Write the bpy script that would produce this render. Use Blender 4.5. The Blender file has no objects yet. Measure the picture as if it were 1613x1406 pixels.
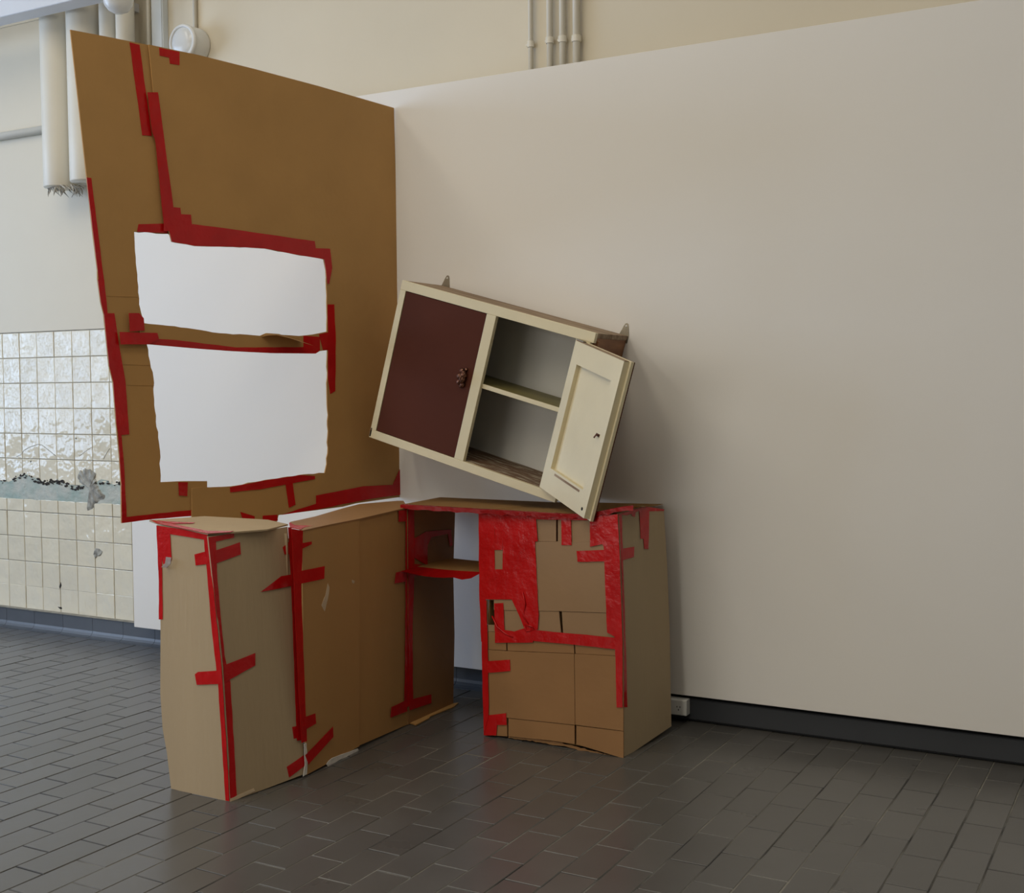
import bpy, bmesh, math, random
import numpy as np
from mathutils import Vector, Matrix
from mathutils.geometry import tessellate_polygon
random.seed(7)
S = bpy.context.scene
C = S.collection

# ------------------------------------------------------------------ camera
F_PX, W_PX, H_PX, EYE = 1901.7, 1613, 1406, 1.27
YAW, PITCH, ROLL = math.radians(29.226), math.radians(-2.781), math.radians(-0.467)
fwd = Vector((-math.sin(YAW) * math.cos(PITCH), math.cos(YAW) * math.cos(PITCH), math.sin(PITCH)))
r0 = fwd.cross(Vector((0, 0, 1))).normalized()
u0 = r0.cross(fwd)
rgt = r0 * math.cos(ROLL) + u0 * math.sin(ROLL)
upv = -r0 * math.sin(ROLL) + u0 * math.cos(ROLL)
EYEP = Vector((0, 0, EYE))
cam = bpy.data.cameras.new('camera')
cam.sensor_fit = 'HORIZONTAL'
cam.sensor_width = 36
cam.lens = 36 * F_PX / W_PX
cam.clip_start = 0.05
co = bpy.data.objects.new('camera', cam)
C.objects.link(co)
m = Matrix((rgt, upv, -fwd)).transposed().to_4x4()
m.translation = EYEP
co.matrix_world = m
S.camera = co

# ------------------------------------------------------------------ light
S.view_settings.view_transform = 'Standard'
S.view_settings.look = 'None'
S.view_settings.exposure = -0.40
S.view_settings.gamma = 1.0
S.view_settings.use_curve_mapping = False
wd = bpy.data.worlds.new('world')
S.world = wd
wd.use_nodes = True
wd.node_tree.nodes['Background'].inputs[0].default_value = (0.75, 0.85, 1.0, 1)
wd.node_tree.nodes['Background'].inputs[1].default_value = 0.6


def area(name, loc, rot, sx, sy, power, col):
    l = bpy.data.lights.new(name, 'AREA')
    l.shape = 'RECTANGLE'
    l.size, l.size_y, l.energy, l.color = sx, sy, power, col
    o = bpy.data.objects.new(name, l)
    C.objects.link(o)
    o.location = loc
    o.rotation_euler = rot
    return o


# daylight through the tall windows of the left wall and of the wall behind the camera
area('daylight_left_window', (-8.12, 1.1, 2.05), (math.radians(90), 0, math.radians(-90)), 4.4, 2.7, 340, (0.52, 0.70, 1.0))
area('daylight_front_window', (-3.8, -5.12, 2.2), (math.radians(90), 0, 0), 5.0, 2.4, 150, (1.0, 0.95, 0.86))
# rows of fluorescent ceiling lamps
for lx_, pw_ in ((-5.0, 50), (-3.4, 60), (-1.8, 60), (0.0, 36)):
    area('ceiling_lamp_light', (lx_, 0.2, 4.5), (0, 0, 0), 0.5, 5.0, pw_, (1.0, 0.89, 0.70))


# ------------------------------------------------------------------ pixel -> point on a real surface
def ray(x, y):
    return rgt * ((x - W_PX / 2) / F_PX) - upv * ((y - H_PX / 2) / F_PX) + fwd


def proj(p):
    d = Vector(p) - EYEP
    z = d.dot(fwd)
    return W_PX / 2 + F_PX * d.dot(rgt) / z, H_PX / 2 - F_PX * d.dot(upv) / z


class Pl:
    """A real plane of the place; at() finds where a sight line meets it."""
    def __init__(s, p, n):
        s.p, s.n = Vector(p), Vector(n).normalized()
        if s.n.dot(EYEP - s.p) < 0:
            s.n = -s.n

    def at(s, x, y):
        d = ray(x, y)
        return EYEP + d * ((s.p - EYEP).dot(s.n) / d.dot(s.n))


def pl3(a, b, c):
    a, b, c = Vector(a), Vector(b), Vector(c)
    return Pl(a, (b - a).cross(c - a))


def wallp(Y):
    return Pl((0, Y, 0), (0, 1, 0))


def flat(z):
    return Pl((0, 0, z), (0, 0, 1))


CROP = dict(A=(100, 40, 2.987), B=(120, 440, 3.102), C=(200, 760, 2.7045), D=(600, 760, 3.056),
            E=(740, 780, 6.1115), F=(620, 780, 6.389), G=(180, 730, 3.36), P=(0, 0, 1.0))


def K(c, pts):
    ox, oy, s = CROP[c]
    return [(ox + x / s, oy + y / s) for x, y in pts]


def jag(px, amp=1.2, step=9, closed=True):
    """roughen a torn outline"""
    out = []
    n = len(px)
    for i in range(n if closed else n - 1):
        a, b = px[i], px[(i + 1) % n]
        L = math.hypot(b[0] - a[0], b[1] - a[1])
        k = max(1, int(L / step))
        for j in range(k):
            t = j / k
            x, y = a[0] + (b[0] - a[0]) * t, a[1] + (b[1] - a[1]) * t
            if j:
                x += random.uniform(-amp, amp)
                y += random.uniform(-amp, amp)
            out.append((x, y))
    if not closed:
        out.append(px[-1])
    return out


# ------------------------------------------------------------------ materials
def srgb(r, g, b):
    f = lambda c: (c / 255 / 12.92) if c / 255 <= 0.04045 else ((c / 255 + 0.055) / 1.055) ** 2.4
    return (f(r), f(g), f(b), 1)


def mat(name, col, rough=0.8, var=0.08, vscale=6.0, col2=None, mixlo=0.45, mixhi=0.6, bump=0.0, bscale=60.0, spec=0.5,
        stretch=(1, 1, 1), rvar=0.0, objrand=0.0, detail=4.0, emis=None, metallic=0.0, coord='Object'):
    mt = bpy.data.materials.new(name)
    mt.use_nodes = True
    nt = mt.node_tree
    N, L = nt.nodes, nt.links
    b = N['Principled BSDF']
    b.inputs['Roughness'].default_value = rough
    b.inputs['Metallic'].default_value = metallic
    b.inputs['Specular IOR Level'].default_value = spec
    oi = N.new('ShaderNodeObjectInfo')
    tc = N.new('ShaderNodeTexCoord')
    mp = N.new('ShaderNodeMapping')
    mp.inputs['Scale'].default_value = stretch
    L.new(tc.outputs[coord], mp.inputs['Vector'])
    nz = N.new('ShaderNodeTexNoise')
    nz.inputs['Scale'].default_value = vscale
    nz.inputs['Detail'].default_value = detail
    L.new(mp.outputs[0], nz.inputs['Vector'])
    mw = N.new('ShaderNodeMath')          # every brick and tile gets its own patch of noise
    mw.operation = 'MULTIPLY'
    mw.inputs[1].default_value = 60.0 if objrand else 0.0
    L.new(oi.outputs['Random'], mw.inputs[0])
    nz.noise_dimensions = '4D'
    L.new(mw.outputs[0], nz.inputs['W'])
    rp = N.new('ShaderNodeValToRGB')
    if col2 is None:
        lo = tuple(c * (1 - var) for c in col[:3]) + (1,)
        hi = tuple(min(1, c * (1 + var)) for c in col[:3]) + (1,)
        rp.color_ramp.elements[0].position, rp.color_ramp.elements[1].position = 0.3, 0.7
    else:
        lo, hi = col, col2
        rp.color_ramp.elements[0].position, rp.color_ramp.elements[1].position = mixlo, mixhi
    rp.color_ramp.elements[0].color, rp.color_ramp.elements[1].color = lo, hi
    L.new(nz.outputs[0], rp.inputs[0])
    out = rp.outputs[0]
    if objrand:
        mr = N.new('ShaderNodeMapRange')
        mr.inputs[3].default_value, mr.inputs[4].default_value = 1 - objrand, 1 + objrand
        L.new(oi.outputs['Random'], mr.inputs[0])
        hs = N.new('ShaderNodeHueSaturation')
        L.new(mr.outputs[0], hs.inputs['Value'])
        L.new(out, hs.inputs['Color'])
        out = hs.outputs[0]
    L.new(out, b.inputs['Base Color'])
    if rvar:
        mr = N.new('ShaderNodeMapRange')
        mr.inputs[3].default_value, mr.inputs[4].default_value = max(0.02, rough - rvar), min(1, rough + rvar)
        L.new(nz.outputs[0], mr.inputs[0])
        L.new(mr.outputs[0], b.inputs['Roughness'])
    if bump:
        nb = N.new('ShaderNodeTexNoise')
        nb.inputs['Scale'].default_value = bscale
        nb.inputs['Detail'].default_value = 3
        L.new(mp.outputs[0], nb.inputs['Vector'])
        nb.noise_dimensions = '4D'
        L.new(mw.outputs[0], nb.inputs['W'])
        bp = N.new('ShaderNodeBump')
        bp.inputs['Strength'].default_value = bump
        bp.inputs['Distance'].default_value = 0.01 if bump < 0.9 else 0.02
        L.new(nb.outputs[0], bp.inputs['Height'])
        L.new(bp.outputs[0], b.inputs['Normal'])
    if emis:
        b.inputs['Emission Color'].default_value = emis[:3] + (1,)
        b.inputs['Emission Strength'].default_value = emis[3]
    return mt


M = {}
M['panel'] = mat('white_panel_paint', (0.80, 0.775, 0.735, 1), 0.65, 0.012, 1.2, bump=0.02, bscale=180)
M['plaster'] = mat('cream_wall_paint', (0.68, 0.612, 0.48, 1), 0.6, 0.03, 1.5, bump=0.06, bscale=25)
M['room'] = mat('room_paint', (0.50, 0.45, 0.36, 1), 0.8, 0.03, 1.0)
M['ceil'] = mat('ceiling_paint', (0.75, 0.74, 0.70, 1), 0.9, 0.02, 1.0)
M['brick'] = mat('glazed_grey_brick', (0.092, 0.088, 0.083, 1), 0.30, 0.10, 4.0, bump=0.05, bscale=10, rvar=0.08, objrand=0.08)
M['grout'] = mat('brick_joint', (0.020, 0.020, 0.021, 1), 0.8, col2=(0.215, 0.205, 0.175, 1), vscale=3.0, mixlo=0.48, mixhi=0.72, bump=0.3, bscale=90)
M['tile'] = mat('cream_glazed_tile', (0.76, 0.70, 0.555, 1), 0.06, 0.025, 3.0, bump=1.0, bscale=7, objrand=0.04, coord='Object', spec=0.42)
M['tgrout'] = mat('tile_joint', (0.30, 0.28, 0.23, 1), 0.9, 0.2, 30)
M['teal'] = mat('teal_undercoat_plaster', (0.34, 0.42, 0.375, 1), 0.85, col2=(0.50, 0.51, 0.45, 1), vscale=9, mixlo=0.4, mixhi=0.62, bump=0.6, bscale=40)
M['cement'] = mat('grey_cement', (0.20, 0.19, 0.165, 1), 0.9, col2=(0.44, 0.43, 0.38, 1), vscale=28, mixlo=0.35, mixhi=0.62, bump=0.8, bscale=50)
M['crumb'] = mat('broken_edge', (0.035, 0.03, 0.028, 1), 0.95, 0.5, 60, bump=0.8, bscale=90)
M['skirt'] = mat('dark_blue_grey_skirting', (0.036, 0.039, 0.045, 1), 0.5, 0.08, 5, bump=0.05, bscale=30)
M['skirtl'] = mat('slate_glazed_skirting', (0.085, 0.094, 0.108, 1), 0.35, 0.08, 8, bump=0.08, bscale=30, objrand=0.06)
M['kraft'] = mat('kraft_cardboard', (0.47, 0.265, 0.094, 1), 0.75, 0.05, 5, bump=0.08, bscale=45, spec=0.3)
M['kraft_tan'] = mat('tan_cardboard', (0.43, 0.325, 0.20, 1), 0.75, 0.05, 5, bump=0.10, bscale=70, stretch=(1, 1, 0.12), spec=0.3)
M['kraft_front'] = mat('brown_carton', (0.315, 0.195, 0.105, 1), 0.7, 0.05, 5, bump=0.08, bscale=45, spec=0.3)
M['kraft_low_and_shade'] = mat('glossy_carton_and_shade', (0.30, 0.155, 0.06, 1), 0.55, 0.06, 5, bump=0.12, bscale=25, spec=0.35)  # lower carton flaps; also shade painted on the niche panel and long unit's top
M['kraft_orange'] = mat('orange_kraft_cardboard', (0.45, 0.25, 0.09, 1), 0.6, 0.06, 4, bump=0.10, bscale=30, stretch=(1, 1, 0.2), spec=0.4)
M['kraft_light'] = mat('scuffed_cardboard', (0.60, 0.47, 0.32, 1), 0.7, 0.1, 20)
M['paper'] = mat('white_paper', (0.72, 0.70, 0.66, 1), 0.8, 0.08, 20, bump=0.3, bscale=80)
M['tape'] = mat('red_tape', (0.50, 0.006, 0.007, 1), 0.24, 0.10, 9, bump=0.36, bscale=26, rvar=0.08, spec=0.32)
M['cream'] = mat('old_cream_paint', (0.70, 0.615, 0.41, 1), 0.42, 0.04, 5, bump=0.12, bscale=30)
M['cream_in'] = mat('grey_white_paint', (0.72, 0.70, 0.64, 1), 0.6, 0.05, 4)
M['maroon'] = mat('maroon_board', (0.082, 0.022, 0.011, 1), 0.6, 0.10, 3, bump=0.05, bscale=50, spec=0.12)
M['wood'] = mat('weathered_wood', (0.21, 0.13, 0.075, 1), 0.75, col2=(0.38, 0.28, 0.18, 1), vscale=5, stretch=(1, 6, 6), mixlo=0.35, mixhi=0.7, bump=0.3, bscale=12)
M['wood_red'] = mat('red_brown_wood', (0.19, 0.075, 0.03, 1), 0.6, col2=(0.34, 0.16, 0.07, 1), vscale=6, stretch=(1, 1, 5), mixlo=0.35, mixhi=0.7)
M['wood_peel'] = mat('peeling_painted_wood', (0.16, 0.085, 0.045, 1), 0.8, col2=(0.42, 0.36, 0.26, 1), vscale=14, stretch=(1, 5, 5), mixlo=0.5, mixhi=0.62, bump=0.5, bscale=30)
M['olive'] = mat('olive_shelf_paint', (0.20, 0.17, 0.055, 1), 0.5, 0.15, 8)
M['metal'] = mat('aged_metal', (0.30, 0.26, 0.19, 1), 0.45, 0.2, 40, metallic=0.6)
M['bronze'] = mat('tarnished_bronze', (0.16, 0.075, 0.05, 1), 0.35, 0.4, 90, metallic=0.8, bump=0.5, bscale=150)
M['black'] = mat('black_gap', (0.012, 0.011, 0.010, 1), 0.9, 0.1)
M['pipe'] = mat('cream_pipe_paint', (0.72, 0.675, 0.57, 1), 0.45, 0.03, 6, bump=0.05, bscale=20)
M['white_plastic'] = mat('white_plastic', (0.74, 0.74, 0.72, 1), 0.35, 0.02, 8)
M['trunk'] = mat('pale_blue_white_paint', (0.66, 0.70, 0.72, 1), 0.5, 0.02, 6)
M['beam'] = mat('pale_beam_paint', (0.70, 0.72, 0.76, 1), 0.5, 0.02, 5)
M['frost'] = mat('frosted_lamp_glass', (0.70, 0.71, 0.70, 1), 0.2, 0.02, 8)
M['fibre'] = mat('fibre_plaster', (0.45, 0.42, 0.36, 1), 0.95, 0.3, 60, bump=0.8, bscale=80)


# trodden joints worn pale; left ones painted darker for looking against the light
nt_ = M['grout'].node_tree
sx_ = nt_.nodes.new('ShaderNodeSeparateXYZ')
mr_ = nt_.nodes.new('ShaderNodeMapRange')
ad_ = nt_.nodes.new('ShaderNodeMath')
ad_.operation = 'ADD'
mr_.inputs[1].default_value, mr_.inputs[2].default_value, mr_.inputs[3].default_value, mr_.inputs[4].default_value = -3.0, -2.2, -0.06, 0.10
tcn = [n for n in nt_.nodes if n.type == 'TEX_COORD'][0]
rpn = [n for n in nt_.nodes if n.type == 'VALTORGB'][0]
nzn = rpn.inputs[0].links[0].from_node
nt_.links.new(tcn.outputs['Object'], sx_.inputs[0])
nt_.links.new(sx_.outputs['X'], mr_.inputs[0])
nt_.links.new(nzn.outputs[0], ad_.inputs[0])
nt_.links.new(mr_.outputs[0], ad_.inputs[1])
nt_.links.new(ad_.outputs[0], rpn.inputs[0])


# ------------------------------------------------------------------ object helpers
def link(name, me, parent=None):
    o = bpy.data.objects.new(name, me)
    C.objects.link(o)
    if parent is not None:
        o.parent = parent
    return o


def thing(name, label, cat, loc=(0, 0, 0), group=None):
    o = link(name, None)
    o.empty_display_size = 0.1
    o.location = loc
    o['label'], o['category'] = label, cat
    if group:
        o['group'] = group
    return o


def base(parent):
    p = Vector((0, 0, 0))
    while parent is not None:
        p = p + Vector(parent.location)
        parent = parent.parent
    return p


def fin(name, bm, mt, parent=None, kind=None, label=None, smooth=False, local=False):
    if parent is not None and not local:
        b = base(parent)
        if b.length:
            bmesh.ops.translate(bm, verts=bm.verts, vec=-b)
    bmesh.ops.recalc_face_normals(bm, faces=bm.faces)
    me = bpy.data.meshes.new(name)
    bm.to_mesh(me)
    bm.free()
    for q in (mt if isinstance(mt, (list, tuple)) else [mt]):
        me.materials.append(q)
    if smooth:
        for p in me.polygons:
            p.use_smooth = True
    o = link(name, me, parent)
    if kind:
        o['kind'] = kind
    if label:
        o['label'] = label
    return o


def bx(bm, x0, x1, y0, y1, z0, z1):
    vs = [bm.verts.new((x, y, z)) for z in (z0, z1) for x, y in ((x0, y0), (x1, y0), (x1, y1), (x0, y1))]
    for f in ((0, 3, 2, 1), (4, 5, 6, 7), (0, 1, 5, 4), (1, 2, 6, 5), (2, 3, 7, 6), (3, 0, 4, 7)):
        bm.faces.new([vs[i] for i in f])


def box(name, x0, x1, y0, y1, z0, z1, mt, parent=None, bev=0.0, **k):
    bm = bmesh.new()
    bx(bm, x0, x1, y0, y1, z0, z1)
    if bev:
        bmesh.ops.bevel(bm, geom=list(bm.edges), offset=bev, segments=2, affect='EDGES', profile=0.5)
    return fin(name, bm, mt, parent, **k)


def prism(bm, pts, vec):
    n = len(pts)
    a = [bm.verts.new(p) for p in pts]
    b = [bm.verts.new(Vector(p) + vec) for p in pts]
    ax = Vector(vec).normalized()
    e1 = ax.orthogonal().normalized()
    e2 = ax.cross(e1)
    flat2 = [Vector((Vector(p).dot(e1), Vector(p).dot(e2), 0)) for p in pts]
    for t in tessellate_polygon([flat2]):
        if len(set(t)) == 3:
            bm.faces.new([a[i] for i in t])
            bm.faces.new([b[i] for i in reversed(t)])
    for i in range(n):
        bm.faces.new((a[i], b[i], b[(i + 1) % n], a[(i + 1) % n]))


def slab(name, pts, n, t, mt, parent=None, **k):
    bm = bmesh.new()
    prism(bm, pts, -Vector(n) * t)
    return fin(name, bm, mt, parent, **k)


def board(name, plane, px, mt, parent, t=0.005, off=0.0, **k):
    return slab(name, [plane.at(*q) + plane.n * off for q in px], plane.n, t, mt, parent, **k)


TAPE_N = [0]


def tape(plane, px, parent, lift=0.0):
    TAPE_N[0] += 1
    off = 0.0012 + (TAPE_N[0] % 7) * 0.00035 + lift
    pts = [plane.at(*q) + plane.n * off for q in jag(px, 0.35, 14)]
    return slab('tape_strip', pts, plane.n, 0.0009, M['tape'], parent)


def tube(bm, path, r, seg=14, cap=True):
    rings = []
    path = [Vector(p) for p in path]
    for i, p in enumerate(path):
        d = (path[min(i + 1, len(path) - 1)] - path[max(i - 1, 0)]).normalized()
        a = d.orthogonal().normalized() if i == 0 else (prev - d * prev.dot(d)).normalized()
        prev = a
        b = d.cross(a)
        rr = r[i] if isinstance(r, (list, tuple)) else r
        rings.append([bm.verts.new(p + (a * math.cos(2 * math.pi * j / seg) + b * math.sin(2 * math.pi * j / seg)) * rr) for j in range(seg)])
    for i in range(len(rings) - 1):
        for j in range(seg):
            bm.faces.new((rings[i][j], rings[i][(j + 1) % seg], rings[i + 1][(j + 1) % seg], rings[i + 1][j]))
    if cap:
        bm.faces.new(rings[0])
        bm.faces.new(list(reversed(rings[-1])))


def tubeo(name, path, r, mt, parent=None, seg=14, **k):
    bm = bmesh.new()
    tube(bm, path, r, seg)
    return fin(name, bm, mt, parent, smooth=True, **k)


def lathe(bm, prof, origin, axis, seg=28):
    """prof: (radius, height) pairs about axis"""
    axis = Vector(axis).normalized()
    a = axis.orthogonal().normalized()
    b = axis.cross(a)
    rings = []
    for r, h in prof:
        c = Vector(origin) + axis * h
        if r < 1e-5:
            rings.append([bm.verts.new(c)])
        else:
            rings.append([bm.verts.new(c + (a * math.cos(2 * math.pi * j / seg) + b * math.sin(2 * math.pi * j / seg)) * r) for j in range(seg)])
    for p, q in zip(rings, rings[1:]):
        for j in range(seg):
            j2 = (j + 1) % seg
            if len(p) == 1 and len(q) > 1:
                bm.faces.new((p[0], q[j2], q[j]))
            elif len(q) == 1 and len(p) > 1:
                bm.faces.new((p[j], p[j2], q[0]))
            elif len(p) > 1:
                bm.faces.new((p[j], p[j2], q[j2], q[j]))


# ================================================================== SETTING
YW = 4.36        # tile face of the back wall
YP = 4.25        # face of the white exhibition panel
RX0, RX1, RY0, RZ1 = -8.0, 4.6, -5.0, 4.6

box('ceiling', RX0 - .2, RX1 + .2, RY0 - .2, YW + .25, RZ1, RZ1 + .15, M['ceil'], kind='structure')
box('wall_right', RX1, RX1 + .2, RY0 - .2, YW + .25, 0, RZ1, M['room'], kind='structure')
bm = bmesh.new()
bx(bm, RX0 - .2, RX0, RY0 - .2, YW + .25, -0.02, 0.7)
bx(bm, RX0 - .2, RX0, RY0 - .2, YW + .25, 3.4, RZ1)
bx(bm, RX0 - .2, RX0, RY0 - .2, -1.1, 0.7, 3.4)
bx(bm, RX0 - .2, RX0, 3.3, YW + .25, 0.7, 3.4)
fin('wall_left', bm, M['room'], kind='structure')
bm = bmesh.new()
bx(bm, RX0, RX1, RY0 - .2, RY0, -0.02, 1.0)
bx(bm, RX0, RX1, RY0 - .2, RY0, 3.4, RZ1)
bx(bm, RX0, -6.3, RY0 - .2, RY0, 1.0, 3.4)
bx(bm, -1.3, RX1, RY0 - .2, RY0, 1.0, 3.4)
fin('wall_front', bm, M['room'], kind='structure')
bm = bmesh.new()
for y in (-1.1, -0.4, 0.3, 1.0, 1.7, 2.4, 3.18):
    bx(bm, RX0 - .09, RX0 - .03, y, y + .12, 0.7, 3.4)
for z in (0.7, 1.35, 2.0, 2.65, 3.34):
    bx(bm, RX0 - .085, RX0 - .035, -1.1, 3.3, z, z + .06)
fin('window_1', bm, M['white_plastic'], kind='structure')
bm = bmesh.new()
for x in (-6.3, -4.65, -3.0, -1.36):
    bx(bm, x, x + .06, RY0 - .09, RY0 - .03, 1.0, 3.4)
for z in (1.0, 2.5, 3.34):
    bx(bm, -6.3, -1.3, RY0 - .085, RY0 - .035, z, z + .06)
fin('window_2', bm, M['white_plastic'], kind='structure')

# ---- floor with its bricks
PX, PY = 0.1087, 0.2178
GAP = 0.0041
floor = box('floor', RX0 - .2, RX1 + .2, RY0 - .2, YW + .25, -0.06, -0.0016, M['grout'], kind='structure')


def brick_mesh(v):
    bm = bmesh.new()
    rnd = random.Random(100 + v)
    hx, hy, b = PX / 2 - GAP / 2, PY / 2 - GAP / 2, 0.0016
    j = lambda: rnd.uniform(-0.0007, 0.0007)
    lo, up = [], []
    for sx, sy in ((-1, -1), (1, -1), (1, 1), (-1, 1)):
        dx, dy = j(), j()
        lo.append(((hx + dx) * sx, (hy + dy) * sy))
        up.append(((hx + dx - b) * sx, (hy + dy - b) * sy))
    r1 = [bm.verts.new((x, y, -0.006)) for x, y in lo]
    r2 = [bm.verts.new((x, y, -0.0012)) for x, y in lo]
    r3 = [bm.verts.new((x, y, 0)) for x, y in up]
    for p, q in ((r1, r2), (r2, r3)):
        for i in range(4):
            bm.faces.new((p[i], p[(i + 1) % 4], q[(i + 1) % 4], q[i]))
    bm.faces.new(r3)
    bmesh.ops.recalc_face_normals(bm, faces=bm.faces)
    me = bpy.data.meshes.new('brick')
    bm.to_mesh(me)
    bm.free()
    me.materials.append(M['brick'])
    return me


BV = [brick_mesh(i) for i in range(6)]
cand = []
x_ref, y_ref = -0.547 - PX / 2, 3.100 + PY / 2
for i in range(-62, 28):
    x = x_ref + i * PX
    for k in range(-12, 8):
        y = y_ref + k * PY + (PY / 2 if i % 2 else 0)
        if y > 4.30 or y < 0.9 or x < RX0 + .06:
            continue
        u, v = proj((x, y, 0))
        u1, v1 = proj((x - PX / 2, y - PY / 2, 0))
        u2, v2 = proj((x + PX / 2, y + PY / 2, 0))
        u3, v3 = proj((x + PX / 2, y - PY / 2, 0))
        ar = abs((u3 - u1) * (v2 - v1) - (u2 - u1) * (v3 - v1))
        inside = -15 < u < W_PX + 15 and v < H_PX + 20
        hid = (-2.80 < x < -2.58 and 2.8 < y < 4.1) or (-2.2 < x < -1.68 and 3.8 < y < 4.1) or (-4.2 < x < -2.85 and y > 3.2 + 0.1 * (-2.85 - x) and u > 262 and u < 640 and v < 1200 and y > 3.0)
        cand.append((0 if (inside and not hid) else 1, -ar, x, y))
cand.sort()
rest = bmesh.new()
for n, (h, a, x, y) in enumerate(cand):
    me = BV[random.randrange(6)]
    dz, rx, ry = random.uniform(-0.0006, 0.0006), random.uniform(-0.006, 0.006), random.uniform(-0.003, 0.003)
    if n < 300 and h == 0:
        o = link('brick', me, floor)
        o.location = (x, y, dz)
        o.rotation_euler = (ry, rx, random.uniform(-0.003, 0.003))
    else:
        k0 = len(rest.verts)
        rest.from_mesh(me)
        rest.verts.ensure_lookup_table()
        for vv in rest.verts[k0:]:
            vv.co += Vector((x, y, dz))
me = bpy.data.meshes.new('bricks')
rest.to_mesh(me)
rest.free()
me.materials.append(M['brick'])
o = link('bricks', me, floor)
o['kind'] = 'stuff'

# ---- back wall: plaster above, cream tiles below
TX0 = -5.442 * YW / 4.249
TP = 0.13425
TZ = 1.27 + (1.576 - 1.27) * YW / 4.249
bm = bmesh.new()
bx(bm, RX0, RX1, YW + .004, YW + .25, 0, RZ1)
wall = fin('wall_back', bm, M['tgrout'], kind='structure')
bm = bmesh.new()
bx(bm, RX0, RX1, YW + .0005, YW + .02, TZ + .004, RZ1)
fin('plaster_face', bm, M['plaster'], wall, label='cream painted plaster above the tiles')


def tile_mesh(w, h, bot=None, top=None):
    bm = bmesh.new()
    e, b = 0.0016, 0.0022
    pts = [(e, e), (w - e, e), (w - e, h - e), (e, h - e)]
    if bot:
        pts = [(e, bot[0])] + [(e + (w - 2 * e) * i / (len(bot) - 1), q) for i, q in enumerate(bot)][1:-1] + [(w - e, bot[-1]), (w - e, h - e), (e, h - e)]
    c = Vector((w / 2, h / 2))
    fr, mid, bk = [], [], []
    for x, z in pts:
        ix = x + (b if x < w * .02 + e else (-b if x > w * .98 - e else 0))
        iz = z - b if z > h - 2 * e else z + b
        fr.append(bm.verts.new((ix, 0, iz)))
        mid.append(bm.verts.new((x, b * .7, z)))
        bk.append(bm.verts.new((x, 0.006, z)))
    n = len(pts)
    for p, q in ((fr, mid), (mid, bk)):
        for i in range(n):
            bm.faces.new((p[i], q[i], q[(i + 1) % n], p[(i + 1) % n]))
    bm.faces.new(fr)
    bmesh.ops.recalc_face_normals(bm, faces=bm.faces)
    me = bpy.data.meshes.new('tile')
    bm.to_mesh(me)
    bm.free()
    me.materials.append(M['tile'])
    return me


full = tile_mesh(TP, TP)
ncol = range(-14, 9)


def put_tile(me, x, z):
    o = link('tile', me, wall)
    o.location = (x, YW + random.uniform(-0.0006, 0.0006), z)
    o.rotation_euler = (random.uniform(-0.008, 0.008), 0, random.uniform(-0.011, 0.011))


ZL = 0.628
band_top = lambda x: 0.795 + 0.016 * math.sin(x * 9) + 0.012 * math.sin(x * 23 + 1)
for c in ncol:
    x = TX0 + c * TP
    for r in range(5):
        put_tile(full, x, TZ - (r + 1) * TP)
    zt = TZ - 5 * TP
    bot = []
    for i in range(9):
        xx = x + TP * i / 8
        bot.append(band_top(xx) + random.uniform(-0.008, 0.008) - (zt - TP))
    me = tile_mesh(TP, TP, bot=[max(0.004, q) for q in bot])
    put_tile(me, x, zt - TP)
    for r in range(4):
        put_tile(full, x, ZL - (r + 1) * TP + 0.004 * (r > 2))
    put_tile(tile_mesh(TP, 0.068), x, ZL + 0.001)

# exposed band where a rail was broken out: teal undercoat, crumbled edge, cement patches
bm = bmesh.new()
nx, nz = 150, 14
xa, xb = TX0 - 14 * TP, TX0 + 9 * TP
grid = []
for i in range(nx + 1):
    col = []
    x = xa + (xb - xa) * i / nx
    zt_ = band_top(x) + .012
    for k in range(nz + 1):
        z = 0.692 + (zt_ - 0.692) * k / nz
        y = YW + 0.0035 - 0.003 * (0.5 + 0.5 * math.sin(x * 41 + k * 1.3)) * random.random() - random.uniform(0, 0.003)
        col.append(bm.verts.new((x, y, z)))
    grid.append(col)
for i in range(nx):
    for k in range(nz):
        bm.faces.new((grid[i][k], grid[i + 1][k], grid[i + 1][k + 1], grid[i][k + 1]))
fin('exposed_plaster_band', bm, M['teal'], wall, label='teal undercoat plaster band where tiles are broken away', smooth=True)
bm = bmesh.new()
for i in range(620):
    x = xa + (xb - xa) * random.random()
    if random.random() > 0.72 + 0.4 * math.sin(x * 7):
        continue
    z = band_top(x) + random.uniform(-0.014, 0.010)
    s = random.uniform(0.003, 0.012)
    mtx = Matrix.Translation((x, YW - 0.001, z)) @ Matrix.Diagonal((s * random.uniform(.8, 1.6), s * .4, s * .6, 1))
    bmesh.ops.create_icosphere(bm, subdivisions=1, radius=1, matrix=mtx)
fin('crumbled_edge', bm, M['crumb'], wall, kind='stuff')
bp = wallp(YW)


def splat(px, mt, name='cement_patch', y=-0.006, n=2.4):
    c = [bp.at(*q) for q in px]
    cen = sum(c, Vector()) / len(c)
    bm = bmesh.new()
    rim, ins = [], []
    P2 = jag(px, n, 4)
    for q in P2:
        p = bp.at(*q)
        rim.append(bm.verts.new(p + Vector((0, 0.003, 0))))
        d = cen + (p - cen) * random.uniform(0.72, 0.86)
        ins.append(bm.verts.new(d + Vector((0, y + random.uniform(-0.003, 0.003), 0))))
    cv = bm.verts.new(cen + Vector((0, y - 0.002, 0)))
    k = len(rim)
    for i in range(k):
        bm.faces.new((rim[i], rim[(i + 1) % k], ins[(i + 1) % k], ins[i]))
        bm.faces.new((ins[i], ins[(i + 1) % k], cv))
    fin(name, bm, mt, wall, smooth=False)


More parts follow.
